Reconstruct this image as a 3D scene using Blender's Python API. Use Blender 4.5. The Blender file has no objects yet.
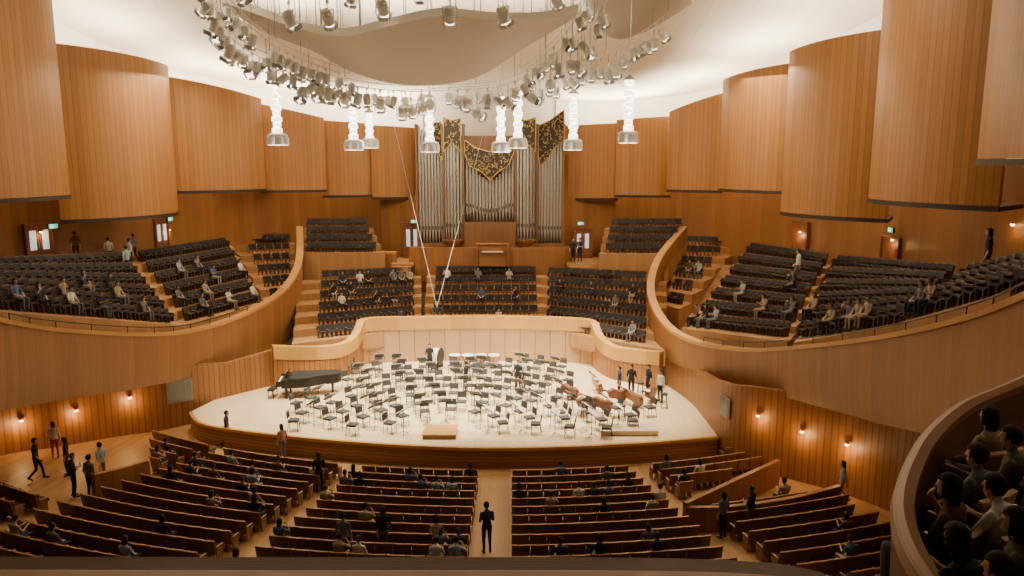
import bpy, bmesh, math, random
from mathutils import Vector, Matrix
from math import sin, cos, pi, atan2, sqrt
random.seed(7)
SC=bpy.context.scene
COL=SC.collection
F=760.0; PIT=math.atan(125/760.0); CZ=12.4
CP,SP=cos(PIT),sin(PIT)
def ray(u,v):
    a=(u-512)/F; b=(288-v)/F
    return Vector((a,CP+b*SP,b*CP-SP))
def PY(u,v,y):
    d=ray(u,v); return Vector((0,0,CZ))+d*(y/d.y)
def PZ(u,v,z):
    d=ray(u,v); return Vector((0,0,CZ))+d*((z-CZ)/d.z)
def proj(p):
    q=Vector(p)-Vector((0,0,CZ)); dp=q.y*CP-q.z*SP; up=q.y*SP+q.z*CP
    if dp<0.1: return (9999,9999,dp)
    return (512+F*q.x/dp,288-F*up/dp,dp)
# ---------------- camera
cd=bpy.data.cameras.new('camera'); cam=bpy.data.objects.new('camera',cd); COL.objects.link(cam)
cam.location=(0,0,CZ); cam.rotation_euler=(pi/2-PIT,0,0); cd.sensor_width=36; cd.lens=F/1024*36; cd.clip_end=300
SC.camera=cam
# ---------------- materials
def newmat(name):
    m=bpy.data.materials.new(name); m.use_nodes=True
    nt=m.node_tree; b=nt.nodes['Principled BSDF']; return m,nt,b
def mth(nt,op,a,b=None):
    n=nt.nodes.new('ShaderNodeMath'); n.operation=op
    for i,x in enumerate((a,b)):
        if x is None: continue
        if isinstance(x,(int,float)): n.inputs[i].default_value=x
        else: nt.links.new(x,n.inputs[i])
    return n.outputs[0]
def mixc(nt,f,a,b):
    n=nt.nodes.new('ShaderNodeMix'); n.data_type='RGBA'
    if isinstance(f,(int,float)): n.inputs[0].default_value=f
    else: nt.links.new(f,n.inputs[0])
    for i,x in ((6,a),(7,b)):
        if isinstance(x,tuple): n.inputs[i].default_value=(x[0],x[1],x[2],1)
        else: nt.links.new(x,n.inputs[i])
    return n.outputs[2]
def plain(name,col,rough=.6,metal=0,var=.15,scale=6,emit=0,ecol=None):
    m,nt,b=newmat(name)
    tc=nt.nodes.new('ShaderNodeTexCoord'); nz=nt.nodes.new('ShaderNodeTexNoise')
    nz.inputs['Scale'].default_value=scale; nt.links.new(tc.outputs['Object'],nz.inputs['Vector'])
    c2=tuple(max(0,c*(1-var)) for c in col); c1=tuple(min(1,c*(1+var)) for c in col)
    o=mixc(nt,nz.outputs[0],c2,c1); nt.links.new(o,b.inputs['Base Color'])
    b.inputs['Roughness'].default_value=rough; b.inputs['Metallic'].default_value=metal
    if emit:
        b.inputs['Emission Color'].default_value=(*(ecol or col),1); b.inputs['Emission Strength'].default_value=emit
    return m
def wood(name,col,plank=.4,line=.5,coord='UV',axis=0,rough=.45,gap=.07,var=.28,dark=.35):
    m,nt,b=newmat(name)
    tc=nt.nodes.new('ShaderNodeTexCoord'); sp=nt.nodes.new('ShaderNodeSeparateXYZ')
    nt.links.new(tc.outputs[coord],sp.inputs[0])
    X=sp.outputs[axis]; Y=sp.outputs[1-axis]
    t=mth(nt,'ADD',mth(nt,'DIVIDE',X,plank),.5); fr=mth(nt,'FRACT',t); fl=mth(nt,'FLOOR',t)
    mask=mth(nt,'MULTIPLY',mth(nt,'LESS_THAN',fr,gap),line)
    wn=nt.nodes.new('ShaderNodeTexWhiteNoise'); wn.noise_dimensions='1D'; nt.links.new(fl,wn.inputs['W'])
    cb=nt.nodes.new('ShaderNodeCombineXYZ'); nt.links.new(mth(nt,'MULTIPLY',X,9.0),cb.inputs[0]); nt.links.new(mth(nt,'MULTIPLY',Y,.7),cb.inputs[1]); nt.links.new(fl,cb.inputs[2])
    nz=nt.nodes.new('ShaderNodeTexNoise'); nz.inputs['Scale'].default_value=1.6; nz.inputs['Detail'].default_value=4; nt.links.new(cb.outputs[0],nz.inputs['Vector'])
    f=mth(nt,'ADD',mth(nt,'MULTIPLY',nz.outputs[0],.55),mth(nt,'MULTIPLY',wn.outputs[0],.45))
    c2=tuple(c*(1-var) for c in col); c1=tuple(min(1,c*(1+var)) for c in col)
    o=mixc(nt,f,c2,c1); o=mixc(nt,mask,o,tuple(c*dark for c in col))
    nt.links.new(o,b.inputs['Base Color']); b.inputs['Roughness'].default_value=rough
    return m
M={}
M['panel']=wood('panel_wood',(.355,.158,.043),plank=.30,line=.45,gap=.13,var=.24)
M['lower']=wood('lower_wall_wood',(.28,.122,.036),plank=.5,line=.3)
M['slat']=wood('slatted_wall_wood',(.31,.13,.038),plank=.30,line=.6,gap=.22)
M['fascia']=wood('balcony_front_wood',(.285,.122,.036),plank=.45,line=.4,gap=.07,rough=.5)
M['cap']=wood('rail_cap_wood',(.46,.235,.07),plank=2.4,line=.3,gap=.01,rough=.4)
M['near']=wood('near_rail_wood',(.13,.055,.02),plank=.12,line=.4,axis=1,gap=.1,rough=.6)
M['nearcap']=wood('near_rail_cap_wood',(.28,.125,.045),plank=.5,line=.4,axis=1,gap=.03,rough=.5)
M['stagefl']=wood('stage_floor_wood',(.84,.66,.40),plank=.14,line=.25,coord='Object',axis=0,rough=.3,var=.1,dark=.6)
M['stagefr']=wood('stage_front_wood',(.26,.115,.045),plank=.16,line=.8,axis=1,gap=.2)
M['cream']=wood('stage_back_panels',(.44,.27,.13),plank=.95,line=.8,gap=.06,var=.1)
M['golden']=wood('golden_wood',(.54,.29,.07),plank=1.6,line=.3,gap=.02,rough=.35)
M['palewood']=wood('pale_platform_wood',(.72,.60,.42),plank=.3,line=.3,coord='Object',gap=.03,var=.1)
M['tread']=wood('terrace_wood',(.40,.21,.08),plank=.2,line=.25,coord='Object',rough=.5)
M['stallfl']=wood('stalls_floor_wood',(.44,.25,.10),plank=.15,line=.3,coord='Object',rough=.45)
M['white']=plain('cove_plaster',(.90,.86,.77),.9,var=.03,scale=.3)
M['ceil']=wood('ceiling_plaster',(.80,.73,.61),plank=1.3,line=.4,gap=.03,coord='Object',rough=.9,var=.03,dark=.5)
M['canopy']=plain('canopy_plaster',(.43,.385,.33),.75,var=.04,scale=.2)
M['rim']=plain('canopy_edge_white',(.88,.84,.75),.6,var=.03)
M['seatdark']=plain('seat_fabric_charcoal',(.028,.025,.028),.8,var=.3,scale=20)
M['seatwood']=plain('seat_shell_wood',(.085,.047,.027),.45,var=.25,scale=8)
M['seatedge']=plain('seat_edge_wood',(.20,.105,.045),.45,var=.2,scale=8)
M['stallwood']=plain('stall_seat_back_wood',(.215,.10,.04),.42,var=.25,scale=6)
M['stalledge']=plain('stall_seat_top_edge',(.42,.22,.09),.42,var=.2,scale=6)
M['stallfab']=plain('stall_seat_fabric',(.06,.032,.022),.85,var=.2,scale=20)
M['metal']=plain('brushed_metal',(.55,.53,.50),.35,.8,.1)
M['alu']=plain('fixture_grey_paint',(.62,.60,.56),.4,.1,.08)
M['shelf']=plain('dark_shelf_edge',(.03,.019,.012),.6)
M['black']=plain('black_lacquer',(.003,.003,.004),.4,0,.1)
M['lid']=plain('black_lid',(.003,.003,.003),.65,0,.1)
M['blackm']=plain('black_metal',(.016,.016,.018),.5,.1,.1)
M['greym']=plain('grey_frame',(.22,.21,.19),.4,.2,.1)
M['paper']=plain('sheet_paper',(.92,.90,.85),.8,var=.03)
M['lens']=plain('lamp_lens',(.9,.8,.6),.2,emit=5.0,ecol=(1,.9,.72))
M['pipe']=plain('organ_pipe_tin',(.50,.475,.44),.28,.5,.12,3)
M['pipedark']=plain('pipe_mouth',(.05,.04,.03),.6)
M['casew']=wood('organ_case_wood',(.20,.095,.038),plank=.5,line=.4,coord='Object')
M['gold']=plain('gilding',(.50,.34,.11),.45,.3,.3)
M['carvedark']=plain('carving_ground',(.022,.015,.010),.6)
M['violin']=plain('varnished_maple',(.15,.045,.014),.3,0,.35,5)
M['ebony']=plain('ebony',(.012,.01,.01),.3)
M['chairseat']=plain('stage_chair_fabric',(.06,.055,.052),.8,var=.2)
M['copper']=plain('copper_bowl',(.36,.22,.14),.35,.6)
M['skinhead']=plain('drum_skin',(.8,.77,.7),.6)
M['skin']=plain('skin',(.50,.31,.21),.6,var=.08)
M['eye']=plain('eye_dark',(.02,.015,.012),.3)
M['shoe']=plain('shoe_leather',(.02,.017,.015),.4)
M['hair']=plain('hair_black',(.014,.011,.009),.8,var=.6,scale=60)
M['green']=plain('exit_sign_green',(.02,.45,.22),.5,emit=.9,ecol=(.03,.8,.4))
M['signwhite']=plain('exit_sign_white',(.9,.95,.9),.5,emit=1.3,ecol=(.85,1,.92))
M['sconce']=plain('sconce_glass',(1,.75,.4),.4,emit=18,ecol=(1,.66,.28))
M['doorglow']=plain('door_lit_glass',(.6,.7,.75),.3,emit=.6,ecol=(.75,.88,1))
M['doorwood']=plain('door_wood',(.22,.085,.033),.4,var=.2,scale=3)
M['glass']=plain('booth_glass',(.18,.20,.20),.12,var=.3,scale=.8)
def crystal():
    m,nt,b=newmat('crystal_rods_lit')
    tc=nt.nodes.new('ShaderNodeTexCoord'); v=nt.nodes.new('ShaderNodeTexVoronoi'); v.inputs['Scale'].default_value=8
    nt.links.new(tc.outputs['Object'],v.inputs['Vector'])
    e=mth(nt,'ADD',mth(nt,'MULTIPLY',v.outputs['Distance'],9),.3); nt.links.new(e,b.inputs['Emission Strength'])
    b.inputs['Emission Color'].default_value=(1,.9,.72,1); b.inputs['Base Color'].default_value=(.9,.88,.82,1); b.inputs['Roughness'].default_value=.15
    return m
M['crystal']=crystal()
# ---------------- mesh builder
class MB:
    def __init__(s): s.v=[];s.f=[];s.m=[];s.uv=[]
    def add(s,vs,fs,m=0,uv=None):
        o=len(s.v); s.v+=[tuple(v) for v in vs]
        for k,f in enumerate(fs):
            s.f.append([i+o for i in f]); s.m.append(m); s.uv.append(uv[k] if uv else [(0,0)]*len(f))
    def box(s,c,d,m=0,rot=None,tap=1.0):
        x,y,z=d[0]/2,d[1]/2,d[2]/2
        vs=[Vector((sx*x*(tap if sz>0 else 1),sy*y*(tap if sz>0 else 1),sz*z)) for sz in(-1,1) for sy in(-1,1) for sx in(-1,1)]
        if rot is not None: vs=[rot@v for v in vs]
        c=Vector(c); vs=[v+c for v in vs]
        s.add(vs,[(0,2,3,1),(4,5,7,6),(0,1,5,4),(2,6,7,3),(0,4,6,2),(1,3,7,5)],m)
    def cyl(s,p0,p1,r0,r1=None,n=10,m=0):
        if r1 is None: r1=r0
        p0=Vector(p0);p1=Vector(p1); d=(p1-p0).normalized(); a=d.orthogonal().normalized(); b=d.cross(a)
        vs=[]
        for p,r in((p0,r0),(p1,r1)):
            for i in range(n):
                t=2*pi*i/n; vs.append(p+a*cos(t)*r+b*sin(t)*r)
        fs=[(i,(i+1)%n,n+(i+1)%n,n+i) for i in range(n)]+[tuple(range(n))[::-1],tuple(range(n,2*n))]
        s.add(vs,fs,m)
    def lathe(s,prof,c=(0,0,0),n=16,m=0):
        vs=[];c=Vector(c)
        for r,z in prof:
            for i in range(n):
                t=2*pi*i/n; vs.append(c+Vector((cos(t)*r,sin(t)*r,z)))
        fs=[]
        for k in range(len(prof)-1):
            for i in range(n):
                j=(i+1)%n; fs.append((k*n+i,k*n+j,(k+1)*n+j,(k+1)*n+i))
        fs.append(tuple(range(n))[::-1]); L=(len(prof)-1)*n; fs.append(tuple(range(L,L+n)))
        s.add(vs,fs,m)
    def extr(s,pts,z0,z1,m=0,M4=None):
        n=len(pts); vs=[Vector((x,y,z0)) for x,y in pts]+[Vector((x,y,z1)) for x,y in pts]
        if M4 is not None: vs=[M4@v for v in vs]
        fs=[(i,(i+1)%n,n+(i+1)%n,n+i) for i in range(n)]+[tuple(range(n))[::-1],tuple(range(n,2*n))]
        s.add(vs,fs,m)
    def sph(s,c,r,m=0,n=10,k=7):
        c=Vector(c)
        if isinstance(r,(int,float)): r=(r,r,r)
        vs=[]
        for a in range(1,k):
            ph=pi*a/k
            for i in range(n):
                t=2*pi*i/n; vs.append(c+Vector((r[0]*sin(ph)*cos(t),r[1]*sin(ph)*sin(t),-r[2]*cos(ph))))
        b=len(vs); vs+= [c+Vector((0,0,-r[2])),c+Vector((0,0,r[2]))]
        fs=[]
        for a in range(k-2):
            for i in range(n):
                j=(i+1)%n; fs.append((a*n+i,a*n+j,(a+1)*n+j,(a+1)*n+i))
        for i in range(n):
            j=(i+1)%n; fs.append((b,j,i)); fs.append(((k-2)*n+i,(k-2)*n+j,b+1))
        s.add(vs,fs,m)
    def mesh(s,name,mats,smooth=False):
        me=bpy.data.meshes.new(name); me.from_pydata(s.v,[],s.f)
        for m in mats: me.materials.append(m)
        me.polygons.foreach_set('material_index',s.m)
        ul=me.uv_layers.new(name='UVMap'); fl=[]
        for q in s.uv:
            for a in q: fl+=[a[0],a[1]]
        ul.data.foreach_set('uv',fl)
        if smooth:
            me.polygons.foreach_set('use_smooth',[True]*len(me.polygons))
            me.set_sharp_from_angle(angle=math.radians(38))
        me.update(); return me
    def obj(s,name,mats,smooth=False):
        if not isinstance(mats,(list,tuple)): mats=[mats]
        o=bpy.data.objects.new(name,s.mesh(name,mats,smooth)); COL.objects.link(o); return o
def tag(o,label=None,cat=None,group=None,kind=None):
    if label:o['label']=label
    if cat:o['category']=cat
    if group:o['group']=group
    if kind:o['kind']=kind
    return o
def crom(pts,k=8):
    P=[Vector(p) for p in pts]; out=[]
    for i in range(len(P)-1):
        p0=P[max(i-1,0)];p1=P[i];p2=P[i+1];p3=P[min(i+2,len(P)-1)]
        for j in range(k):
            t=j/k
            out.append(.5*((2*p1)+(-p0+p2)*t+(2*p0-5*p1+4*p2-p3)*t*t+(-p0+3*p1-3*p2+p3)*t**3))
    out.append(P[-1]); return out
HC=Vector((-3,34,0))
def outn(a,b,ref=HC):
    d=(b-a); n=Vector((d.y,-d.x,0)).normalized()
    m=(a+b)/2
    if n.dot(Vector((m.x-ref.x,m.y-ref.y,0)))<0: n=-n
    return n
def sweep(name,pts,profs,mat,ref=HC,smooth=True,closed=False):
    N=len(pts); b=MB(); rings=[]; arc=0; arcs=[]
    for i,p in enumerate(pts):
        a=pts[max(i-1,0)];c=pts[min(i+1,N-1)]; n=outn(a,c,ref)
        if i: arc+=(pts[i]-pts[i-1]).length
        arcs.append(arc)
        rings.append([p+n*o+Vector((0,0,z)) for o,z in profs(i,i/(N-1))])
    K=len(rings[0]); vs=[q for r in rings for q in r]; fs=[];uv=[]
    pl=[[0] for _ in rings]
    for i,r in enumerate(rings):
        for k in range(1,K): pl[i].append(pl[i][-1]+(r[k]-r[k-1]).length)
    rng=K if closed else K-1
    for i in range(N-1):
        for k in range(rng):
            k2=(k+1)%K
            fs.append((i*K+k,(i+1)*K+k,(i+1)*K+k2,i*K+k2))
            uv.append([(arcs[i],pl[i][k]),(arcs[i+1],pl[i+1][k]),(arcs[i+1],pl[i+1][k2]),(arcs[i],pl[i][k2])])
    if closed:
        fs.append(tuple(range(K))); uv.append([(0,0)]*K)
        fs.append(tuple(range((N-1)*K,N*K))[::-1]); uv.append([(0,0)]*K)
    b.add(vs,fs,0,uv); return b.obj(name,mat,smooth)
def wallz(name,pts,z0s,z1s,mat,th=.25,ref=HC,k=6,smooth=True):
    P=crom([Vector((p[0],p[1],0)) for p in pts],k)
    def il(L,t):
        if isinstance(L,(int,float)): return L
        x=t*(len(L)-1); i=min(int(x),len(L)-2); f=x-i; return L[i]*(1-f)+L[i+1]*f
    o=sweep(name,P,lambda i,t:[(0,il(z0s,t)),(0,il(z1s,t)),(th,il(z1s,t)),(th,il(z0s,t))],mat,ref,smooth,True)
    return tag(o,kind='structure')
# ---------------- wood wall panels (convex)
PAN=[(-110,32,66,39.5,-90,-60,199,1.1,'left'),(54,41,174,48,42,66,217,1.2,'left'),(170,50,264,54.5,76,99,190,.9,'left'),(258,55.5,325,57.5,103,118,190,.5,'left'),
(321,58,374,59,120,124,195,.3,'left'),(371,58.6,418,58.8,125,128,197,.25,'left'),
(562,58.8,619,58.6,126,123,198,.25,'right'),(616,58.4,672,57.5,120,116,195,.3,'right'),(668,55.5,724,53,112,92,190,.5,'right'),(720,50.5,793,45.5,80,62,190,.8,'right'),
(784,43,893,37,52,27,216,1.0,'right'),(872,35,1004,28.5,-40,-70,203,.8,'right'),(978,26.5,1110,19,-100,-130,158,.6,'right')]
COVE=[]
for idx,(u0,y0,u1,y1,t0,t1,vb,bl,sd) in enumerate(PAN):
    a=PY(u0,150,y0); b_=PY(u1,150,y1)
    a.z=0;b_.z=0
    n=outn(a,b_)
    P=[]
    for i in range(15):
        t=i/14; p=a.lerp(b_,t)-n*bl*sin(pi*t)**.8; P.append(p)
    zt0=PY(512,t0,y0).z; zt1=PY(512,t1,y1).z; zb=PY(512,vb,(y0+y1)/2-bl).z
    o=sweep('wall_panel_%s_%d'%(sd,idx),P,lambda i,t:[(0,zb),(0,zt0*(1-t)+zt1*t),(.35,zt0*(1-t)+zt1*t),(.35,zb)],M['panel'],closed=True)
    tag(o,kind='structure')
    P2=[p+n*.05 for p in P]
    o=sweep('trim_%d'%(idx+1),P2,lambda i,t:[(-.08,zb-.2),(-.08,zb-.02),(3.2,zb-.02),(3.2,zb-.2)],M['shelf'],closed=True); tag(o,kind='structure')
    mid=a.lerp(b_,.5)+n*1.0
    COVE.append((mid,min(zt0,zt1)-.5,(b_-a).length,atan2((b_-a).y,(b_-a).x),n))
def UY(L): 
    r=[]
    for u,y in L:
        p=PY(u,230,y); r.append((p.x,p.y))
    return r
WLp=[(-120,33),(0,41),(130,48.5),(232,59),(300,62),(420,62)]; WRp=[(563,62),(690,62),(748,56),(825,48),(890,42),(955,35),(1040,29),(1140,20)]
wallz('wall_left',UY(WLp),3,[11.5,11.5,11.5,11.8,11.8,11.8],M['lower'])
wallz('wall_right',UY(WRp),3,[11.8,11.8,11.8,11.5,11.5,11.5,13,13.5],M['lower'])
wallz('wall_upper_left',UY([(-160,36),(60,45),(168,53),(258,59),(320,62.3),(425,63)]),11.6,30,M['white'])
wallz('wall_upper_right',UY([(555,63),(670,62),(722,58.5),(795,51),(895,43),(1005,36),(1130,26)]),11.6,30,M['white'])
wallz('wall_back',[(-10,63.2),(-2,63.4),(8,63.2)],0,30,M['white'])
# ceiling
b=MB(); nx,ny=24,30; vs=[]
def cz(x,y):
    prof=[(0,30),(25,27),(36,23.6),(46,20.6),(54,18.6),(60,17.6),(66,17.4)]
    for (a,za),(c,zc) in zip(prof,prof[1:]):
        if a<=y<=c: z=za+(zc-za)*(y-a)/(c-a)
    return z+.35*cos((x+2)*.35)
for j in range(ny+1):
    for i in range(nx+1):
        x=-42+i*80/nx; y=j*66/ny; vs.append((x,y,cz(x,y)))
fs=[(j*(nx+1)+i,j*(nx+1)+i+1,(j+1)*(nx+1)+i+1,(j+1)*(nx+1)+i) for j in range(ny) for i in range(nx)]
b.add(vs,fs); tag(b.obj('ceiling',M['ceil'],True),kind='structure')
# ---------------- stage
FE=[(190,412),(203,424),(260,433),(330,440),(400,445),(480,448),(560,447),(640,443),(718,437)]
front=crom([PZ(u,v,0) for u,v in FE],6)
backp=[PZ(u,v,0) for u,v in [(700,410),(690,385),(665,366),(600,350),(590,348),(478,348),(365,348),(345,352),(265,372),(230,392)]]
poly=front+backp
b=MB(); b.extr([(p.x,p.y) for p in poly],-.12,0); 
o=b.obj('floor_stage',M['stagefl']); tag(o,kind='structure')
poly=front+[PZ(u,v,0) for u,v in [(700,410),(672,390),(655,378),(600,366),(590,364),(478,362),(365,364),(345,372),(275,385),(230,396)]]
o=sweep('wall_stage_front',front,lambda i,t:[(0,-.12),(0,-1.6)],M['stagefr']); tag(o,kind='structure')
o=sweep('trim_stage_edge',front,lambda i,t:[(0.06,0.02),(-.1,.02),(-.1,-.1),(.06,-.1)],M['golden'],closed=True,ref=Vector((-2,60,0))); tag(o,kind='structure')
def edgeY(x):
    for a,c in zip(front,front[1:]):
        if a.x<=x<=c.x: return a.y+(c.y-a.y)*(x-a.x)/(c.x-a.x)
    return 99
def parapet(name,tp,z0,mat,capm,th=.3,k=6,h2=.14):
    P=crom([PY(*t) for t in tp],k)
    o=sweep(name,P,lambda i,t:[(0,z0-P[i].z),(0,-h2),(th,-h2),(th,z0-P[i].z)],mat,closed=True); tag(o,kind='structure')
    return P
def cap(name,P,mat,w=.4,off=-.06,h=.14):
    o=sweep(name,P,lambda i,t:[(off,-h),(off,0),(off+w,0),(off+w,-h)],mat,closed=True); tag(o,kind='structure')
P=parapet('wall_stage_rear',[(363,321,45.8),(372,318,46.3),(420,317,46.7),(478,316,46.9),(535,317,46.7),(582,319,46.3),(592,322,45.8)],0,M['cream'],None)
cap('trim_stage_rear',P,M['golden'],.45,-.06,.8)
P=parapet('wall_stage_rear_left',[(273,346,41.2),(312,347,42.2),(342,344,43.2),(357,335,44.6),(363,321,45.8)],0,M['slat'],None)
cap('trim_stage_rear_left',P,M['golden'],.45,-.06,.75)
P=parapet('wall_stage_rear_right',[(592,322,45.8),(598,336,44.4),(612,346,42.8),(636,350,41.8),(660,352,40.6)],0,M['slat'],None)
cap('trim_stage_rear_right',P,M['golden'],.45,-.06,.75)
# ---------------- balcony fronts
RL=[(-130,270,18),(-60,302,21.5),(0,318,25),(60,328,29),(150,333,35),(200,328,38.5),(250,311,42),(284,290,46),(301,262,50.5),(302,226,57)]
RLb=[420,418,410,400,386,374,360,346,322,262]
RR=[(682,226,57),(657,256,51.5),(648,288,46.5),(661,320,42),(690,339,38),(740,348,34),(800,345,29),(880,335,23.5),(960,317,18.5),(1026,292,14.5),(1110,250,11)]
RRb=[262,305,336,356,370,386,402,424,442,455,460]
def balc(name,R,Rb,n1):
    P=crom([PY(*t) for t in R],8)
    H=[PY(u,v,y).z-PY(u,vb,y).z for (u,v,y),vb in zip(R,Rb)]
    def h(t):
        x=t*(len(H)-1); i=min(int(x),len(H)-2); f=x-i; return H[i]*(1-f)+H[i+1]*f
    o=sweep(name,P,lambda i,t:[(.35,-1.3),(.35,-.16),(0,-.16),(.06,-h(t)*.6),(.22,-h(t)),(5.5,-h(t)-.02)],M['fascia']); tag(o,kind='structure')
    o=sweep(n1,P,lambda i,t:[(-.07,-.16),(-.07,0),(.4,0),(.4,-.16)],M['cap'],closed=True); tag(o,kind='structure')
    return P
PL=balc('wall_balcony_left',RL,RLb,'trim_balcony_left')
PR=balc('wall_balcony_right',RR,RRb,'trim_balcony_right')
def handrail(P,i0,i1,label):
    b=MB(); pts=[p+Vector((0,0,.28)) for p in P[i0:i1]]
    for a,c in zip(pts,pts[1:]): b.cyl(a,c,.025,n=6)
    for p in pts[::3]: b.cyl(p,p-Vector((0,0,.3)),.018,n=6)
    tag(b.obj('handrail',M['blackm'],True),label,'handrail')
handrail([p+Vector((-.15,0,0)) for p in PL],18,50,'thin dark metal handrail above the curved wooden balcony front')
handrail([p+Vector((.15,0,0)) for p in PR],34,80,'thin dark metal handrail above the curved wooden balcony front')
def base(L): return [tuple(PZ(u,v,z).xy) for u,v,z in L]
WSL=base([(-120,520,-.9),(0,470,-.9),(60,455,-.9),(125,437,-.9),(188,414,-.4),(230,396,0),(275,385,0)])
WSR=base([(655,378,0),(690,402,0),(719,436,0),(748,472,-.9),(800,485,-.7),(850,498,-.4),(910,520,0),(1010,570,.5)])
wallz('wall_stalls_left',WSL,-2,[6,4.6,3.6,2.9,2.2,1.85,2.05],M['slat'])
wallz('wall_stalls_right',WSR,-2,[2.0,1.9,2.6,2.95,3.2,3.8,4.6,6],M['slat'])
# ---------------- stalls floor (rake)
RC=Vector((-.7,60,0)); R0=29.3
def sfz(x,y):
    R=(Vector((x,y,0))-RC).length; return -.95+max(0,(R-R0+.3))*.105
b=MB(); vs=[]; nr,na=44,60
for i in range(nr+1):
    R=23+i*1.0
    for j in range(na+1):
        th=-.95+1.9*j/na; x=RC.x+R*sin(th); y=RC.y-R*cos(th); vs.append((x,y,sfz(x,y)-.02))
fs=[(i*(na+1)+j,i*(na+1)+j+1,(i+1)*(na+1)+j+1,(i+1)*(na+1)+j) for i in range(nr) for j in range(na)]
b.add(vs,[f[::-1] for f in fs]); tag(b.obj('floor',M['stallfl'],True),kind='structure')
def PF(u,v):
    z=-.9
    for _ in range(12): p=PZ(u,v,z); z=sfz(p.x,p.y)
    return p
def inpoly(u,v,P):
    c=False;n=len(P)
    for i in range(n):
        x1,y1=P[i];x2,y2=P[(i+1)%n]
        if (y1>v)!=(y2>v) and u<(x2-x1)*(v-y1)/(y2-y1)+x1: c=not c
    return c
# ---------------- seats
def seatmesh(name,woodm,fab,edge,S=1.0):
    b=MB()
    b.box((0,-.02,.2),(.06,.3,.4),0); b.box((0,-.02,.012),(.14,.36,.024),0)
    for s in(-1,1):
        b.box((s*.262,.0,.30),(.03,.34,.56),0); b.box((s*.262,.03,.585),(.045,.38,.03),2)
    R=Matrix.Rotation(.12,4,'X').to_3x3()
    b.box((0,.06,.43),(.48,.44,.10),1,R)
    for k,(x,yy,a) in enumerate(((-.178,-.205,-.12),(0,-.22,0),(.178,-.205,.12))):
        r=(Matrix.Rotation(a,3,'Z')@Matrix.Rotation(.16,3,'X'))
        b.box((x,yy,.61),(.187,.07,.46),1,r,.99)
        b.box((x,yy-.055,.60),(.19,.03,.56),0,r)
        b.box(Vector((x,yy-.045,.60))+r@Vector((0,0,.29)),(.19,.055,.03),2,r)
    b.v=[(x,y*S,z*S) for x,y,z in b.v]
    return b.mesh(name,[woodm,fab,edge])
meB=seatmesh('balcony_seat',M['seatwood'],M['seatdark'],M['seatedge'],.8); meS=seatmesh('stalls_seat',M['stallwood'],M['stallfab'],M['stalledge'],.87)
SB=[];SS=[]
TN=[0]
def block(A,B,C,D,n,e=(.0,.0),drop=.9,sp=.545):
    A,B,C,D=[PZ(*q) for q in (A,B,C,D)]
    b=MB()
    for i in range(n):
        t=i/(n-1); p0=A.lerp(C,t);p1=B.lerp(D,t); L=(p1-p0).length; c=max(1,int(L/sp))
        d=(p1-p0).normalized(); fw=Vector((d.y,-d.x,0)).normalized()
        if fw.dot(A+B-C-D)<0: fw=-fw
        for j in range(c):
            p=p0+(p1-p0)*((j+.5)/c)
            u,v,dp=proj(p+Vector((0,0,.5)))
            if -25<u<1050 and v<600: SB.append((dp,p,atan2(-fw.x,fw.y)))
        q=[]
        for tt in((i-.5)/(n-1),(i+.5)/(n-1)):
            a0=A.lerp(C,tt);a1=B.lerp(D,tt)
            for s in(-e[0],1+e[1]):
                p=a0+(a1-a0)*s; zr=(p0+(p1-p0)*s).z; q.append(Vector((p.x,p.y,zr)))
        vs=[x-Vector((0,0,drop)) for x in q]+q
        b.add(vs,[(0,1,3,2),(4,6,7,5),(0,4,5,1),(2,3,7,6),(0,2,6,4),(1,5,7,3)])
    TN[0]+=1
    tag(b.obj('floor_terrace_%d'%TN[0],M['tread']),kind='structure')
block((318,338,2.0),(414,327,1.9),(322,281,4.3),(414,277,4.3),6,(.24,.08))
block((433,327,1.9),(538,327,1.9),(436,276,4.3),(536,276,4.3),6,(.09,.09))
block((548,327,1.9),(644,343,2.0),(548,277,4.3),(646,282,4.3),6,(.08,.2))
block((270,300,3.5),(291,297,3.5),(236,227,7.0),(290,226,7.0),8,(.25,.1),2.0)
block((307,252,6.1),(376,252,6.1),(307,228,7.6),(366,228,7.6),4,(.05,.1),2.0)
block((606,253,6.1),(668,253,6.1),(612,228,7.6),(682,228,7.6),4,(.1,.05),2.0)
block((668,302,3.3),(682,305,3.3),(690,227,7.0),(742,228,7.0),8,(.1,.25),2.0)
block((186,321,3.9),(257,302,3.8),(142,262,6.4),(228,247,6.4),6,(.07,.06),.8)
block((-40,306,7.2),(172,323,4.2),(-60,276,7.5),(128,264,6.6),6,(.0,.07),.8)
block((692,326,3.3),(786,337,4.6),(748,253,6.4),(824,266,6.6),7,(.06,.05),.8)
block((800,338,4.8),(902,323,6.7),(834,268,6.8),(948,282,7.7),6,(.03,.04),.8)
block((912,319,7.0),(1020,291,8.8),(962,283,7.9),(1080,262,9.6),4,(.03,.0),.8)
EXR=[(688,524),(686,498),(775,466),(840,478),(838,503)]; EXL=[(-40,400),(155,440),(152,478),(95,512),(-40,482)]
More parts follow.
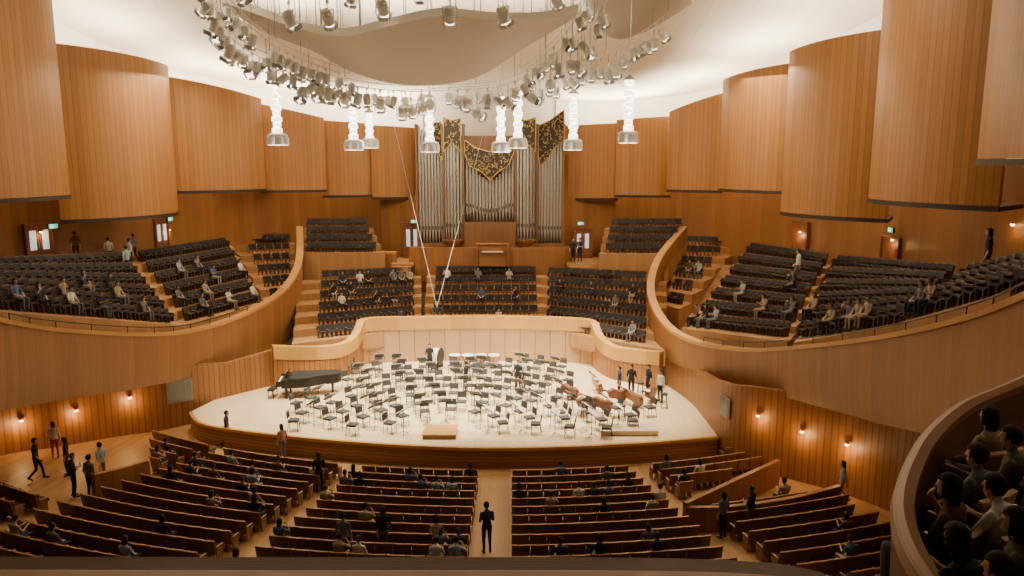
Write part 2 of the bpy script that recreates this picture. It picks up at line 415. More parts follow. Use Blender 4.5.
for i in range(22):
    R=R0+i*.86
    for sgn in(-1,1):
        th0=0.68/R; 
        segs=[(th0,math.radians(10.6)),(math.radians(12.6),math.radians(23.5)),(math.radians(25.2),math.radians(46))]
        for a,c in segs:
            n=int(R*(c-a)/.545)
            for k in range(n):
                th=sgn*(a+(k+.5)*(c-a)/n); x=RC.x+R*sin(th); y=RC.y-R*cos(th)
                if y>edgeY(x)-1.3 and edgeY(x)<90: continue
                if x<-15.5 and y>34.5: continue
                z=sfz(x,y); u,v,dp=proj((x,y,z)); 
                if not(-20<u<1044) or v>592 : continue
                if x>9.5+ (34-y)*.30 or x<-24+(y-28)*.6 and y>28: continue
                if inpoly(u,v,EXR) or inpoly(u,v,EXL): continue
                f=Vector((RC.x-x,RC.y-y,0)).normalized()
                SS.append((dp,Vector((x,y,z)),atan2(-f.x,f.y)))
def place(L,me,name,label,cat,group,stuff):
    L.sort(key=lambda q:q[0])
    for dp,p,yaw in L[:300]:
        o=bpy.data.objects.new(name,me); o.location=p; o.rotation_euler=(0,0,yaw); COL.objects.link(o)
        tag(o,label,cat,group)
    rest=L[300:]
    if rest:
        vs=[];fs=[];mi=[]; base_=[v.co.copy() for v in me.vertices]; pf=[tuple(q.vertices) for q in me.polygons]; pm=[q.material_index for q in me.polygons]
        for dp,p,yaw in rest:
            o=len(vs); T=Matrix.Translation(p)@Matrix.Rotation(yaw,4,'Z'); vs+=[tuple(T@c) for c in base_]; fs+=[tuple(i+o for i in f) for f in pf]; mi+=pm
        m2=bpy.data.meshes.new(name+'_rest'); m2.from_pydata(vs,[],fs)
        for m in me.materials: m2.materials.append(m)
        m2.polygons.foreach_set('material_index',mi)
        o=bpy.data.objects.new(name+'_rows',m2); COL.objects.link(o); tag(o,stuff,cat,group,'stuff')
place(SB,meB,'balcony_seat','dark charcoal upholstered concert seat with brown shell on balcony terrace','seat','balcony and choir seats','many rows of dark charcoal upholstered concert hall seats')
place(SS,meS,'stalls_seat','brown wooden-backed concert seat with dark cushion in raked stalls row','seat','stalls seats','further rows of brown wooden-backed stalls seats')
print('SEATS',len(SB),len(SS))
def partition(name,L,h,mat='slat'):
    P=crom([PF(u,v) for u,v in L],4)
    o=sweep(name,P,lambda i,t:[(-.09,-.3),(-.09,h),(.09,h),(.09,-.3)],M[mat],closed=True,smooth=False); tag(o,kind='structure')
partition('wall_partition_right',[(684,531),(735,505),(777,484)],1.05,'fascia')
partition('wall_partition_right_aisle',[(684,531),(730,530),(790,521),(838,508)],.9,'fascia')
partition('wall_partition_left',[(96,502),(122,495),(150,486)],1.1,'fascia')
partition('wall_partition_left_side',[(96,502),(100,488),(104,476)],1.1,'fascia')
# ---------------- organ
OY=57.0
def OX(u): return PY(u,180,OY).x
def OZ(v): return PY(512,v,OY).z
org=bpy.data.objects.new('pipe_organ',None); org.location=(OX(490),OY,OZ(250)); COL.objects.link(org)
tag(org,'large pipe organ, silver pipes, gilded carving, dark wood case','pipe organ')
def under(o,par):
    o.parent=par; o.matrix_parent_inverse=Matrix.Translation(-par.location); return o
b=MB()
b.box(((OX(417)+OX(563))/2,OY+1.4,(OZ(250)+OZ(135))/2),(OX(563)-OX(417),.5,OZ(135)-OZ(250)))
b.box(((OX(417)+OX(563))/2,OY+.55,(OZ(252)+OZ(243))/2),(OX(563)-OX(417),1.3,OZ(243)-OZ(252)))
b.box((OX(490),OY+.3,(OZ(252)+OZ(222))/2),(OX(515)-OX(464),1.4,OZ(222)-OZ(252)))
for k in range(6): b.box((OX(468+k*8.8),OY-.42,(OZ(248)+OZ(225))/2),(.09,.06,OZ(225)-OZ(248)))
for u in(417,443.5,463.5,515.5,537,563): 
    b.box((OX(u),OY+.5,(OZ(243)+OZ(126))/2),(.13,1.4,OZ(126)-OZ(243)))
    b.box((OX(u),OY+.45,OZ(125)),(.24,1.5,.12))
for u in(453,526): b.lathe([(.2,OZ(248)),(.75,OZ(241)),(.8,OZ(239))],(OX(u),OY-.1,0),n=14)
under(b.obj('organ_case',M['casew']),org)
def pipe(x,y,z0,z1,r):
    b=MB(); L=z1-z0; ft=min(.9,L*.22)
    b.lathe([(r*.22,0),(r,ft),(r,L)],n=10,m=0)
    b.box((0,-r*.92,ft+.16),(r*.9,r*.2,.26),1); b.box((0,-r*1.02,ft-.02),(r*1.0,r*.1,.05),0)
    o=b.obj('organ_pipe',[M['pipe'],M['pipedark']],True); o.location=(x-org.location.x,y-org.location.y,z0-org.location.z); o.parent=org
secs=[(418,443,8,242,242,124,152,0),(444.5,462.5,6,239,239,152,146,1),(465,514.5,15,219,219,0,0,2),(516.5,535.5,6,239,239,146,152,1),(538,562.5,8,242,242,160,140,0)]
for u0,u1,n,b0,b1,t0,t1,kind in secs:
    for i in range(n):
        t=(i+.5)/n; u=u0+(u1-u0)*t; w=(OX(u1)-OX(u0))/n
        y=OY+.1
        if kind==1: y=OY+.1-.75*sin(pi*t); top=150-6*sin(pi*t)
        elif kind==2: top=150+30*sin(pi*t); y=OY+.3
        else: top=t0+(t1-t0)*t
        zb=b0+(3*sin(pi*t) if kind==2 else 0)
        pipe(OX(u),y,OZ(zb),OZ(top),w*.43)
def carving(pts,y):
    P3=[(OX(u),OZ(v)) for u,v in pts]; n=len(P3); b=MB()
    vs=[(x,y,z) for x,z in P3]+[(x,y+.1,z) for x,z in P3]
    b.add(vs,[(i,(i+1)%n,n+(i+1)%n,n+i) for i in range(n)]+[tuple(range(n))[::-1],tuple(range(n,2*n))],0)
    us=[p[0] for p in P3];vs_=[p[1] for p in P3]; cnt=0; tries=0
    area=(max(us)-min(us))*(max(vs_)-min(vs_))
    while cnt<area*12 and tries<6000:
        tries+=1; x=random.uniform(min(us),max(us)); z=random.uniform(min(vs_),max(vs_))
        if not inpoly(x,z,P3): continue
        a=random.uniform(0,pi); l=random.uniform(.08,.15); w=.024
        q=[]
        for s_,ww in((-1,0.008),(-.4,w),(.3,w*.8),(1,.008)):
            bend=.5*l*(s_*s_); cx=x+cos(a)*s_*l-sin(a)*bend; czz=z+sin(a)*s_*l+cos(a)*bend
            q.append(((cx-sin(a)*ww),(czz+cos(a)*ww),(cx+sin(a)*ww),(czz-cos(a)*ww)))
        vv=[];ff=[]
        for A in q: vv+=[(A[0],y-.06,A[1]),(A[2],y-.06,A[3])]
        for k in range(3): ff.append((2*k,2*k+1,2*k+3,2*k+2))
        b.add(vv,ff,1); cnt+=1
    # gilded border following the outline
    for i in range(n):
        a=P3[i];c=P3[(i+1)%n]; b.cyl((a[0],y-.05,a[1]),(c[0],y-.05,c[1]),.035,n=5,m=1)
    under(b.obj('organ_carving',[M['carvedark'],M['gold']]),org)
carving([(430,124),(442,122),(443,160),(437,150),(432,138)],OY-.15)
carving([(445,118),(453,121),(462,119),(462,152),(453,143),(445,152)],OY-.8)
carving([(465,140),(476,148),(490,152),(503,148),(514,138),(514,152),(508,166),(498,172),(490,180),(482,172),(470,166),(465,154)],OY-.1)
carving([(517,119),(526,121),(535,118),(535,152),(526,143),(517,152)],OY-.8)
carving([(538,126),(550,120),(563,110),(564,140),(556,146),(548,158),(540,166),(538,156)],OY-.15)
b=MB()
for i in range(25):
    t=i/24-.5; x=OX(490)+t*4.6; z=OZ(206)-abs(t)*1.4; b.cyl((x,OY+.2,z),(x,OY-.9,z+.05),.015,.045,8)
under(b.obj('trumpet_pipes',M['pipe'],True),org)
b=MB(); cx=OX(493)
z0=OZ(262); OC=54.75
b.box((cx,OC,z0+.55),(2.0,.4,1.1)); b.box((cx,OC,z0+1.3),(2.2,.4,.5)); b.box((cx,OC-.05,z0+1.62),(2.4,.6,.07)); b.box((cx,OC-.25,z0+1.02),(1.9,.3,.06))
for s in(-1,1): b.box((cx+s*1.1,OC-.05,z0+.8),(.1,.6,1.6))
b.box((cx,OC-.25,z0+1.07),(1.5,.2,.05),1)
o=b.obj('organ_console',[M['fascia'],M['paper']]); tag(o,'wooden organ console with manuals in front of the organ','organ console')
wallz('wall_choir_rear',[(OX(414),56.0),(OX(416),55.2),(OX(490),55.0),(OX(564),55.2),(OX(566),56)],3,[OZ(245)]*5,M['fascia'],k=3,smooth=False)
wallz('wall_organ_left',[(OX(374),59.6),(OX(416),58.2)],3,OZ(196),M['lower'],k=1,smooth=False)
wallz('wall_organ_right',[(OX(564),58.2),(OX(620),59.6)],3,OZ(196),M['lower'],k=1,smooth=False)
b=MB(); b.box((OX(490),57.5,OZ(252)),(OX(563)-OX(417),4.4,.2)); tag(b.obj('floor_organ_gallery',M['tread']),kind='structure')
for nm,ua,ub in(('floor_landing_left',394,415),('floor_landing_right',566,608)):
    b=MB(); b.box(((OX(ua)+OX(ub))/2,56.6,5.1),(OX(ub)-OX(ua),4.2,.2))
    for s in range(3): b.box(((OX(ua)+OX(ub))/2,54.3,4.9-s*.3),(OX(ub)-OX(ua)-.2,.5+s*.35,.28))
    tag(b.obj(nm,M['tread']),kind='structure')
P=parapet('wall_corner_left',[(304,249,55.6),(350,250,55.4),(396,252,55.2)],3.5,M['fascia'],None); cap('trim_corner_left',P,M['cap'])
P=parapet('wall_corner_right',[(602,252,55.2),(630,251,55.4),(664,250,55.6)],3.5,M['fascia'],None); cap('trim_corner_right',P,M['cap'])
# ---------------- acoustic canopy
def canopy(name,near,far,yn,yf,sag,label,th=.38):
    N=crom([PY(u,v,yn) for u,v in near],8); Fp=crom([PY(u,v,yf) for u,v in far],8)
    def rs(P,k):
        x=k*(len(P)-1); i=min(int(x),len(P)-2); return P[i].lerp(P[i+1],x-i)
    nu,nv=48,12; vs=[]
    for lay in(0,th):
        for j in range(nv+1):
            s=j/nv
            for i in range(nu+1):
                t=i/nu; p=rs(N,t).lerp(rs(Fp,t),s); p.z-=sag*sin(pi*s)*sin(pi*t)**.5; vs.append((p.x,p.y,p.z+lay))
    W=nu+1; K=W*(nv+1); fs=[]; fe=[]
    for j in range(nv):
        for i in range(nu):
            a=j*W+i; fs.append((a,a+1,a+W+1,a+W)); fs.append((K+a,K+a+W,K+a+W+1,K+a+1))
    for i in range(nu): fe.append((i,K+i,K+i+1,i+1)); a=nv*W+i; fe.append((a,a+1,K+a+1,K+a))
    for j in range(nv): a=j*W; fe.append((a,a+W,K+a+W,K+a)); a=j*W+nu; fe.append((a,K+a,K+a+W,a+W))
    b=MB(); b.add(vs,fs+fe); b.m=[0]*len(fs)+[1]*len(fe)
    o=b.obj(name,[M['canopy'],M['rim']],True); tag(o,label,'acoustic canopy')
    for i in range(2,nu,3):
        for j in(1,9):
            p=Vector(vs[K+j*W+i]); c=MB(); c.cyl(p,(p.x,p.y,cz(p.x,p.y)),.024,n=5); tag(c.obj('suspension_cable',M['greym']),'thin steel rod suspending the acoustic canopy from the ceiling','cable','canopy cables')
    return o
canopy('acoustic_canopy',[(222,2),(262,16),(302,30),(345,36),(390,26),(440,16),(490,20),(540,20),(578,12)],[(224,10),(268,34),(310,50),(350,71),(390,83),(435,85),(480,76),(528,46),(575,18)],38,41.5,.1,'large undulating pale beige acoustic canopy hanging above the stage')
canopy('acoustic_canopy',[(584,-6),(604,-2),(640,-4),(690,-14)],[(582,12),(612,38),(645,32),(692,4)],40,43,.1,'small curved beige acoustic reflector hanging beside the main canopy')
# ---------------- stage lights on rail
def fixture_parts():
    b=MB(); b.lathe([(.10,.0),(.17,.05),(.19,.3),(.17,.52),(.13,.58)],n=12,m=0); 
    for k in range(3): b.lathe([(.2,.30+k*.07),(.205,.31+k*.07),(.2,.33+k*.07)],n=12,m=0)
    body=b.mesh('lamp_body',[M['alu']],True)
    b=MB(); b.lathe([(.01,-.015),(.15,-.01),(.16,.02)],n=12,m=0); lens=b.mesh('lens',[M['lens']],True)
    b=MB()
    for s in(-1,1): b.box((s*.24,0,.42),(.03,.06,.5))
    b.box((0,0,.68),(.5,.06,.03)); b.cyl((0,0,.68),(0,0,.95),.02,n=6); b.box((0,0,.95),(.09,.06,.12))
    yoke=b.mesh('yoke',[M['alu']])
    b=MB()
    for s in(-1,1): b.box((s*.21,0,-.04),(.02,.3,.16),rot=Matrix.Rotation(s*.35,3,'Y')); b.box((0,s*.21,-.04),(.3,.02,.16),rot=Matrix.Rotation(-s*.35,3,'X'))
    barn=b.mesh('barn_doors',[M['greym']])
    return body,lens,yoke,barn
FB,FL,FYk,FD=fixture_parts()
def fixture(p,tx,tz,sc=1.0,label='silver-grey theatre spotlight with yoke clamped to curved lighting rail'):
    e=bpy.data.objects.new('stage_spotlight',None); e.location=p; e.scale=(sc,sc,sc); e.rotation_euler=(0,0,tz); COL.objects.link(e)
    tag(e,label,'spotlight','stage spotlights on the rail')
    for nm,me in(('lamp_body',FB),('lens',FL),('barn_doors',FD)):
        o=bpy.data.objects.new(nm,me); COL.objects.link(o); o.parent=e
        R=Matrix.Translation((0,0,.42))@Matrix.Rotation(tx,4,'X')@Matrix.Translation((0,0,-.3)); o.matrix_local=R
    o=bpy.data.objects.new('yoke',FYk); COL.objects.link(o); o.parent=e
def rail(L,sp,sc=1.0,k=6,cables=True,jit=.35,skip=.08):
    P=crom([PY(u,v,y) for u,v,y in L],k)
    b=MB()
    for q in(P,[p+Vector((0,0,.3)) for p in P]):
        for a,c in zip(q,q[1:]): b.cyl(a,c,.02,n=6)
    for p in P[::2]: b.cyl(p,p+Vector((0,0,.3)),.014,n=5)
    tag(b.obj('lighting_rail',M['alu'],True),'curved metal lighting truss hung beneath the ceiling around the canopy','lighting rail')
    if cables:
        for p in P[::5]:
            b=MB(); b.cyl(p+Vector((0,0,.3)),(p.x,p.y,cz(p.x,p.y)),.016,n=5); tag(b.obj('suspension_cable',M['greym']),'thin steel cable holding the lighting rail','cable','rail cables')
    acc=0
    for a,c in zip(P,P[1:]):
        L_=(c-a).length; 
        while acc<L_:
            p=a.lerp(c,acc/L_); tocentre=Vector((-3,40,0))-p; yaw=atan2(tocentre.y,tocentre.x)+pi/2
            s_=sc*random.uniform(.82,1.12); acc+=sp*random.uniform(.75,1.35)
            if random.random()<skip: continue
            dz=random.choice([0,0,1])*jit*random.random()*2
            fixture(p-Vector((0,0,1.0*s_+dz)),random.uniform(.1,1.1),yaw+random.uniform(-1.2,1.2),s_)
            if dz>.1:
                b=MB(); b.cyl(p-Vector((0,0,dz+.02)),p,.018,n=5); tag(b.obj('drop_pipe',M['greym']),'short drop pipe between lighting rail and spotlight','pipe','drop pipes')
        acc-=L_
rail([(200,-30,33),(212,8,34),(228,34,35.5),(256,55,37.5),(302,72,39.5),(345,84,41),(400,91,42),(450,90,42.5),(500,86,42),(540,70,41),(572,45,39.5),(598,18,38),(612,-12,37)],.54,1.12)
rail([(205,-30,34.5),(232,8,35.5),(262,36,37),(290,54,39),(325,68,40.8),(362,80,42)],.58,1.05)
rail([(520,74,42.5),(550,50,41.5),(572,24,39.5),(590,-10,38.5)],.6,1.05)
rail([(540,80,45),(566,72,44),(590,62,43),(622,48,42),(648,34,41),(668,18,40)],.52,1.08)
rail([(330,84,44.5),(390,90,45.5),(440,88,46),(500,84,46),(545,72,45)],.8,1.0,jit=.1)
for u,v,y,sc in[(290,32,36,1.35),(328,30,36,1.3),(383,20,37,1.35),(450,28,37,1.4),(503,28,37,1.4),(352,8,37,1.1),(240,6,35,1.3),(556,12,38,1.2),(420,4,37,1.1)]:
    p=PY(u,v,y); fixture(p,random.uniform(.3,.9),random.uniform(-1,1),sc,'larger silver-grey theatre spotlight hanging on a drop pipe above the canopy')
    b=MB(); b.cyl(p+Vector((0,0,.98*sc)),(p.x,p.y,cz(p.x,p.y)),.03,n=6); tag(b.obj('drop_pipe',M['greym']),'steel drop pipe hanging from ceiling to spotlight','pipe','drop pipes')
# ---------------- crystal pendants
def pendant(u,v0,v1,y):
    p1=PY(u,v1,y); H=PY(u,v0,y).z-p1.z
    e=bpy.data.objects.new('crystal_pendant',None); e.location=p1; COL.objects.link(e)
    tag(e,'tall glowing crystal cylinder pendant with silver downlight cluster at its base','pendant lamp','crystal pendants over the stage')
    b=MB(); 
    k=9; hh=(H-.6)/k
    for i in range(k):
        z=.6+i*hh; r=.20 if i%2 else .26
        b.lathe([(r*.8,z),(r,z+.03),(r,z+hh-.05),(r*.8,z+hh-.02)],n=14)
    o=b.obj('crystal_shade',M['crystal'],True); o.parent=e
    b=MB()
    b.lathe([(.05,.42),(.5,.44),(.5,.52),(.3,.6)],n=16)
    for i in range(4):
        a=i*pi/2+.4; b.lathe([(.2,0),(.22,.05),(.2,.40),(.12,.46)],(cos(a)*.36,sin(a)*.36,0),n=10)
    o=b.obj('downlight_cluster',M['alu'],True); o.parent=e
    b=MB()
    for i in range(4):
        a=i*pi/2+.4; b.lathe([(.16,-.012),(.17,0),(.15,.01)],(cos(a)*.36,sin(a)*.36,0),n=10)
    o=b.obj('lamp_lens',M['lens'],True); o.parent=e
    b=MB(); b.cyl((0,0,H-.05),(0,0,cz(p1.x,p1.y)-p1.z),.02,n=5); b.lathe([(.3,H-.06),(.3,H),(.05,H+.2)],n=12)
    o=b.obj('cord',M['metal']); o.parent=e
    lp=bpy.data.lights.new('pendant_glow','POINT'); lp.energy=110; lp.color=(1,.86,.66); lp.shadow_soft_size=.4
    lo=bpy.data.objects.new('pendant_glow',lp); lo.location=(0,-.1,-.5); lo.parent=e; COL.objects.link(lo)
for q in[(278,82,145,40),(354,92,150,43.6),(370,112,148,47),(430,97,152,44),(501,96,152,44),(518,90,148,43.6),(573,93,150,42.5),(628,79,143,39)]: pendant(*q)
mp=PY(437,312,39); b=MB()
for u in(383,498): b.cyl(mp+Vector((0,0,.25)),PY(u,78,41),.009,n=5)
e=b.obj('hanging_microphone',M['rim']); tag(e,'microphone array suspended over the stage on two slanting pale cables','microphone')
b=MB(); b.box(mp+Vector((0,0,.2)),(.7,.05,.05))
for s in(-.3,0,.3): b.lathe([(.02,0),(.05,.05),(.05,.25),(.03,.3)],mp+Vector((s,0,-.15)),n=8)
o=b.obj('microphone_bar',M['blackm'],True); o.parent=e
# ---------------- sconces, exit signs, doors
def sconce(p,n,power=40):
    e=bpy.data.objects.new('wall_sconce',None); e.location=p; COL.objects.link(e); tag(e,'small warm glowing downlight on the wooden wall','wall lamp','wall sconces')
    yaw=atan2(n.x,-n.y); R=Matrix.Rotation(yaw,3,'Z')
    b=MB(); b.lathe([(.04,-.04),(.07,-.03),(.07,.03),(.05,.04)],n=10); o=b.obj('lamp_shade',M['sconce'],True); o.parent=e
    b=MB(); b.lathe([(.09,.04),(.09,.1),(.05,.12)],n=10); b.box((0,.09,.06),(.16,.05,.12),rot=R); o=b.obj('bracket',M['slat']); o.parent=e
    lp=bpy.data.lights.new('sconce_glow','POINT'); lp.energy=power; lp.color=(1,.58,.22); lp.shadow_soft_size=.15
    lo=bpy.data.objects.new('sconce_glow',lp); lo.location=n*.3+Vector((0,0,-.25)); lo.parent=e; COL.objects.link(lo)
def onwall(L,u):
    k=(u-512)/F
    P=crom([Vector((x,y,0)) for x,y in L],6)
    for a,c in zip(P,P[1:]):
        fa=a.x-k*(a.y*CP+9*SP); fc=c.x-k*(c.y*CP+9*SP)
        if fa*fc<=0:
            t=fa/(fa-fc) if fa!=fc else 0
            return a.lerp(c,t),-outn(a,c)
    return None,None
WL=UY(WLp); WR=UY(WRp)
for L,u,v,pw in[(WSL,15,420,50),(WSL,70,410,50),(WSL,125,397,50),(WSR,762,415,42),(WSR,807,431,42),(WSR,853,444,42),(WL,48,232,14),(WL,172,230,16),(WR,798,232,30),(WR,888,240,16),(WR,1000,225,16)]:
    p,n=onwall(L,u)
    if p is None: continue
    q=PY(u,v,p.y); sconce(Vector((p.x,p.y,q.z))+n*.16,n,pw)
def signat(p,n,w=.5,lab='green illuminated emergency exit sign with white running figure'):
    yaw=atan2(n.x,-n.y)
    b=MB(); b.box((0,0,0),(w*1.15,.12,w*.62),0); b.box((0,-.063,0),(w*1.05,.01,w*.52),1)
    b.box((-.16*w,-.072,0),(w*.42,.008,w*.42),2)
    b.sph((-.10*w,-.08,.13*w),(.035*w,.01,.035*w),1,8,5)
    for x0,z0,x1,z1 in((-.12,.09,-.18,-.02),(-.18,-.02,-.10,-.08),(-.10,-.08,-.14,-.17),(-.18,-.02,-.26,-.1),(-.13,.07,-.05,.02),(-.14,.07,-.24,.05)):
        b.cyl((x0*w,-.078,z0*w),(x1*w,-.078,z1*w),.02*w,n=5,m=1)
    b.box((.2*w,-.072,0),(.2*w,.006,.03*w),2); b.cyl((.26*w,-.072,0),(.36*w,-.072,0),.06*w,.001*w,4,2)
    o=b.obj('exit_sign',[M['blackm'],M['green'],M['signwhite']]); o.location=p; o.rotation_euler=(0,0,yaw); tag(o,lab,'exit sign','emergency exit signs')
def door(k,p,n,w,h,glow=True):
    yaw=atan2(n.x,-n.y); b=MB()
    for s in(-1,1): b.box((s*(w/2+.05),0,h/2),(.1,.2,h+.1),0)
    b.box((0,0,h+.05),(w+.2,.2,.1),0)
    for s in(-1,1):
        b.box((s*w/4,.02,h/2),(w/2-.02,.06,h),1); b.box((s*w/4,-.015,h*.6),(w/4,.02,h*.5),2 if glow else 1); b.cyl((s*.08,-.08,h*.4),(s*.08,-.08,h*.55),.02,n=6,m=3)
    o=b.obj('door_%d'%k,[M['doorwood'],M['doorwood'],M['doorglow'],M['metal']]); o.location=p; o.rotation_euler=(0,0,yaw); tag(o,kind='structure')
k=0
for L,u,vb,w,gl in[(WL,46,263,1.5,True),(WL,165,252,1.2,True),(WR,798,256,1.4,False),(WR,886,278,1.8,False)]:
    p,n=onwall(L,u); q=PY(u,vb,p.y); k+=1; door(k,Vector((p.x,p.y,q.z))+n*.12,n,w,2.2,gl)
for L,u,v in[(WL,59,226),(WL,172,219),(WR,888,230)]:
    p,n=onwall(L,u); q=PY(u,v,p.y); signat(Vector((p.x,p.y,q.z))+n*.25,n)
door(8,Vector((OX(409),57.9,5.2)),Vector((0,-1,0)),1.1,2.6,True); door(9,Vector((OX(585),57.9,5.2)),Vector((0,-1,0)),1.2,2.2,True)
signat(Vector((OX(412),57.6,OZ(222))),Vector((0,-1,0)),.45); signat(Vector((OX(582),57.6,OZ(224))),Vector((0,-1,0)),.45)
for k,(L,u,v0,v1,w) in enumerate([(WSL,176,380,402,1.3),(WSR,727,396,416,1.0)]):
    p,n=onwall(L,u); h=PY(u,v0,p.y).z-PY(u,v1,p.y).z; yaw=atan2(n.x,-n.y); b=MB()
    b.box((0,0,0),(w,.04,h),0); b.box((0,-.02,0),(w*.86,.03,h*.84),1)
    for x in(-w*.2,w*.2): b.box((x,-.035,0),(.03,.02,h*.84),0)
    o=b.obj('window_%d'%(k+1),[M['greym'],M['glass']]); o.location=(p.x+n.x*.04,p.y+n.y*.04,PY(u,(v0+v1)/2,p.y).z); o.rotation_euler=(0,0,yaw); tag(o,kind='structure')
# ---------------- stage furniture
def chairmesh():
    b=MB()
    for x in(-.2,.2):
        b.cyl((x,.2,.0),(x,.19,.44),.014,n=6,m=0); b.cyl((x,-.24,0),(x,-.18,.46),.014,n=6,m=0); b.cyl((x,-.18,.46),(x,-.25,.88),.014,n=6,m=0)
        b.cyl((x,.19,.42),(x,-.19,.42),.012,n=6,m=0)
    b.cyl((-.2,.19,.2),(.2,.19,.2),.01,n=6,m=0)
    b.box((0,.01,.47),(.44,.43,.06),1,tap=.95); b.box((0,-.235,.74),(.42,.04,.28),1,Matrix.Rotation(.15,3,'X'),.95)
    return b.mesh('orchestra_chair',[M['blackm'],M['chairseat']],True)
def standmesh():
    b=MB()
    for i in range(3):
        a=i*2*pi/3+.5; b.cyl((0,0,.14),(cos(a)*.28,sin(a)*.28,.01),.012,n=6)
    b.cyl((0,0,.05),(0,0,1.0),.014,n=6)
    R=Matrix.Rotation(-1.0,3,'X')
    b.box((0,0,1.10),(.54,.02,.38),0,R); b.box((0,-.15,.99),(.54,.06,.015),0,R)
    for s in(-1,1): b.box((s*.155,-.012,1.135),(.30,.006,.42),1,R)
    return b.mesh('music_stand',[M['blackm'],M['paper']])
mc=chairmesh(); ms=standmesh()
POD=PZ(440,436,0)
sp2=[(p.x,p.y) for p in poly]
nchair=0
def put(name,me,p,yaw,label,cat,group,s=1):
    o=bpy.data.objects.new(name,me); o.location=p; o.rotation_euler=(0,0,yaw); o.scale=(s,s,s); COL.objects.link(o); tag(o,label,cat,group); return o
for ri,R in enumerate([2.6,4.0,5.4,6.8,8.2,9.6,10.9,12.1]):
    spc=.98 if ri<5 else 1.15
    a0=-.12 if ri<5 else .35; a1=pi+.12 if ri<5 else pi-.2
    n=int(R*(a1-a0)/spc)
    for k in range(n+1):
        a=a0+(a1-a0)*k/max(1,n)+random.uniform(-.03,.03)
        rr=R+random.uniform(-.15,.15)
        x=POD.x+.3+cos(a)*rr*1.08; y=POD.y-.3+sin(a)*rr
        if not inpoly(x,y,sp2): continue
        u,v,_=proj((x,y,0))
        if u<283 or u>668 or v<369 or (u>568 and v<412 and v>372) or v>441 or (u<348 and v<404): continue
        if y<edgeY(x)+.7: continue
        d=Vector((POD.x-x,POD.y-y,0)); yaw=atan2(-d.x,d.y)+random.uniform(-.25,.25)
        put('orchestra_chair',mc,(x,y,0),yaw,'black metal orchestra chair with dark padded seat on the stage','chair','orchestra chairs',1.08)
        nchair+=1
        if k%3!=0:
            dn=d.normalized(); sx=x+dn.x*.68+dn.y*.1; sy=y+dn.y*.68-dn.x*.1
            if (Vector((sx,sy,0))-POD).length>1.2: put('music_stand',ms,(sx,sy,0),yaw,'black music stand holding open white sheet music','music stand','music stands',1.05)
print('CHAIRS',nchair)
b=MB(); b.box((0,0,.1),(1.5,1.3,.2)); b.box((0,0,.215),(1.56,1.36,.03),1); o=b.obj('conductor_podium',[M['stagefr'],M['golden']]); o.location=(POD.x,POD.y+.2,0); tag(o,'low wooden conductor podium at the stage edge','podium')
b=MB(); b.box((0,0,.12),(2.6,1.0,.2)); b.box((0,0,.23),(2.7,1.1,.03)); 
o=b.obj('stage_riser',M['palewood']); o.location=PZ(628,432,0); tag(o,'low pale wooden platform near the stage edge','platform')
def piano(p,yaw):
    out=[(0,0),(1.5,0),(1.5,.5),(1.47,1.0),(1.36,1.35),(1.15,1.6),(1.0,1.9),(.92,2.3),(.75,2.6),(.45,2.74),(.15,2.68),(0,2.45)]
    q=crom([Vector((x,y,0)) for x,y in out[2:]],4); out=[(0,0),(1.5,0)]+[(v.x,v.y) for v in q]
    e=bpy.data.objects.new('grand_piano',None); e.location=p; e.rotation_euler=(0,0,yaw); e.scale=(1.1,1.1,1.1); COL.objects.link(e); tag(e,'black lacquered concert grand piano with lowered lid on the stage','piano')
    def C(b,n,m=M['black']): o=b.obj(n,m); o.parent=e; bv=o.modifiers.new('b','BEVEL'); bv.width=.012; bv.segments=2; bv.limit_method='ANGLE'; return o
    b=MB(); b.extr(out,.55,.98); C(b,'body')
    b=MB(); b.extr([(x*1.02-.015,y*1.01) if y>.35 else (x*1.02-.015,.35) for x,y in out],.99,1.02); C(b,'lid',M['lid'])
    b=MB(); b.box((.75,-.1,.70),(1.5,.3,.12)); 
    for s in(.03,1.47): b.box((s,-.1,.80),(.06,.3,.22))
    C(b,'keybed')
    b=MB(); b.box((.75,-.14,.775),(1.36,.16,.025),0)
    for i in range(36):
        if i%7 in(2,6): continue
        b.box((.09+i*.0375,-.10,.795),(.016,.09,.02),1)
    C(b,'keyboard',[M['paper'],M['ebony']])
    b=MB(); b.box((.75,.2,1.13),(.9,.03,.26),rot=Matrix.Rotation(-.3,3,'X')); C(b,'music_desk')
    for x,y in((.14,.2),(1.36,.2),(.5,2.3)):
        b=MB(); b.cyl((x,y,.1),(x,y,.57),.05,.08,10); b.lathe([(.05,0),(.06,.05),(.05,.1)],(x,y,0),n=10); C(b,'leg')
    b=MB(); b.box((.75,.12,.36),(.16,.06,.42)); b.box((.75,.1,.13),(.34,.14,.05))
    for s in(-.09,0,.09): b.box((.75+s,-.02,.1),(.04,.16,.015))
    C(b,'pedal_lyre')
pp=PZ(284,394,0); piano(pp+Vector((0,0.6,0)),-pi/2+.12)
b=MB(); b.box((0,0,.47),(.75,.36,.1),1)
for x in(-.32,.32):
    for y in(-.13,.13): b.cyl((x,y,0),(x,y,.42),.022,n=6)
o=b.obj('piano_bench',[M['black'],M['blackm']]); o.location=PZ(273,397,0); o.rotation_euler=(0,0,pi/2); tag(o,'black padded piano bench beside the grand piano','bench')
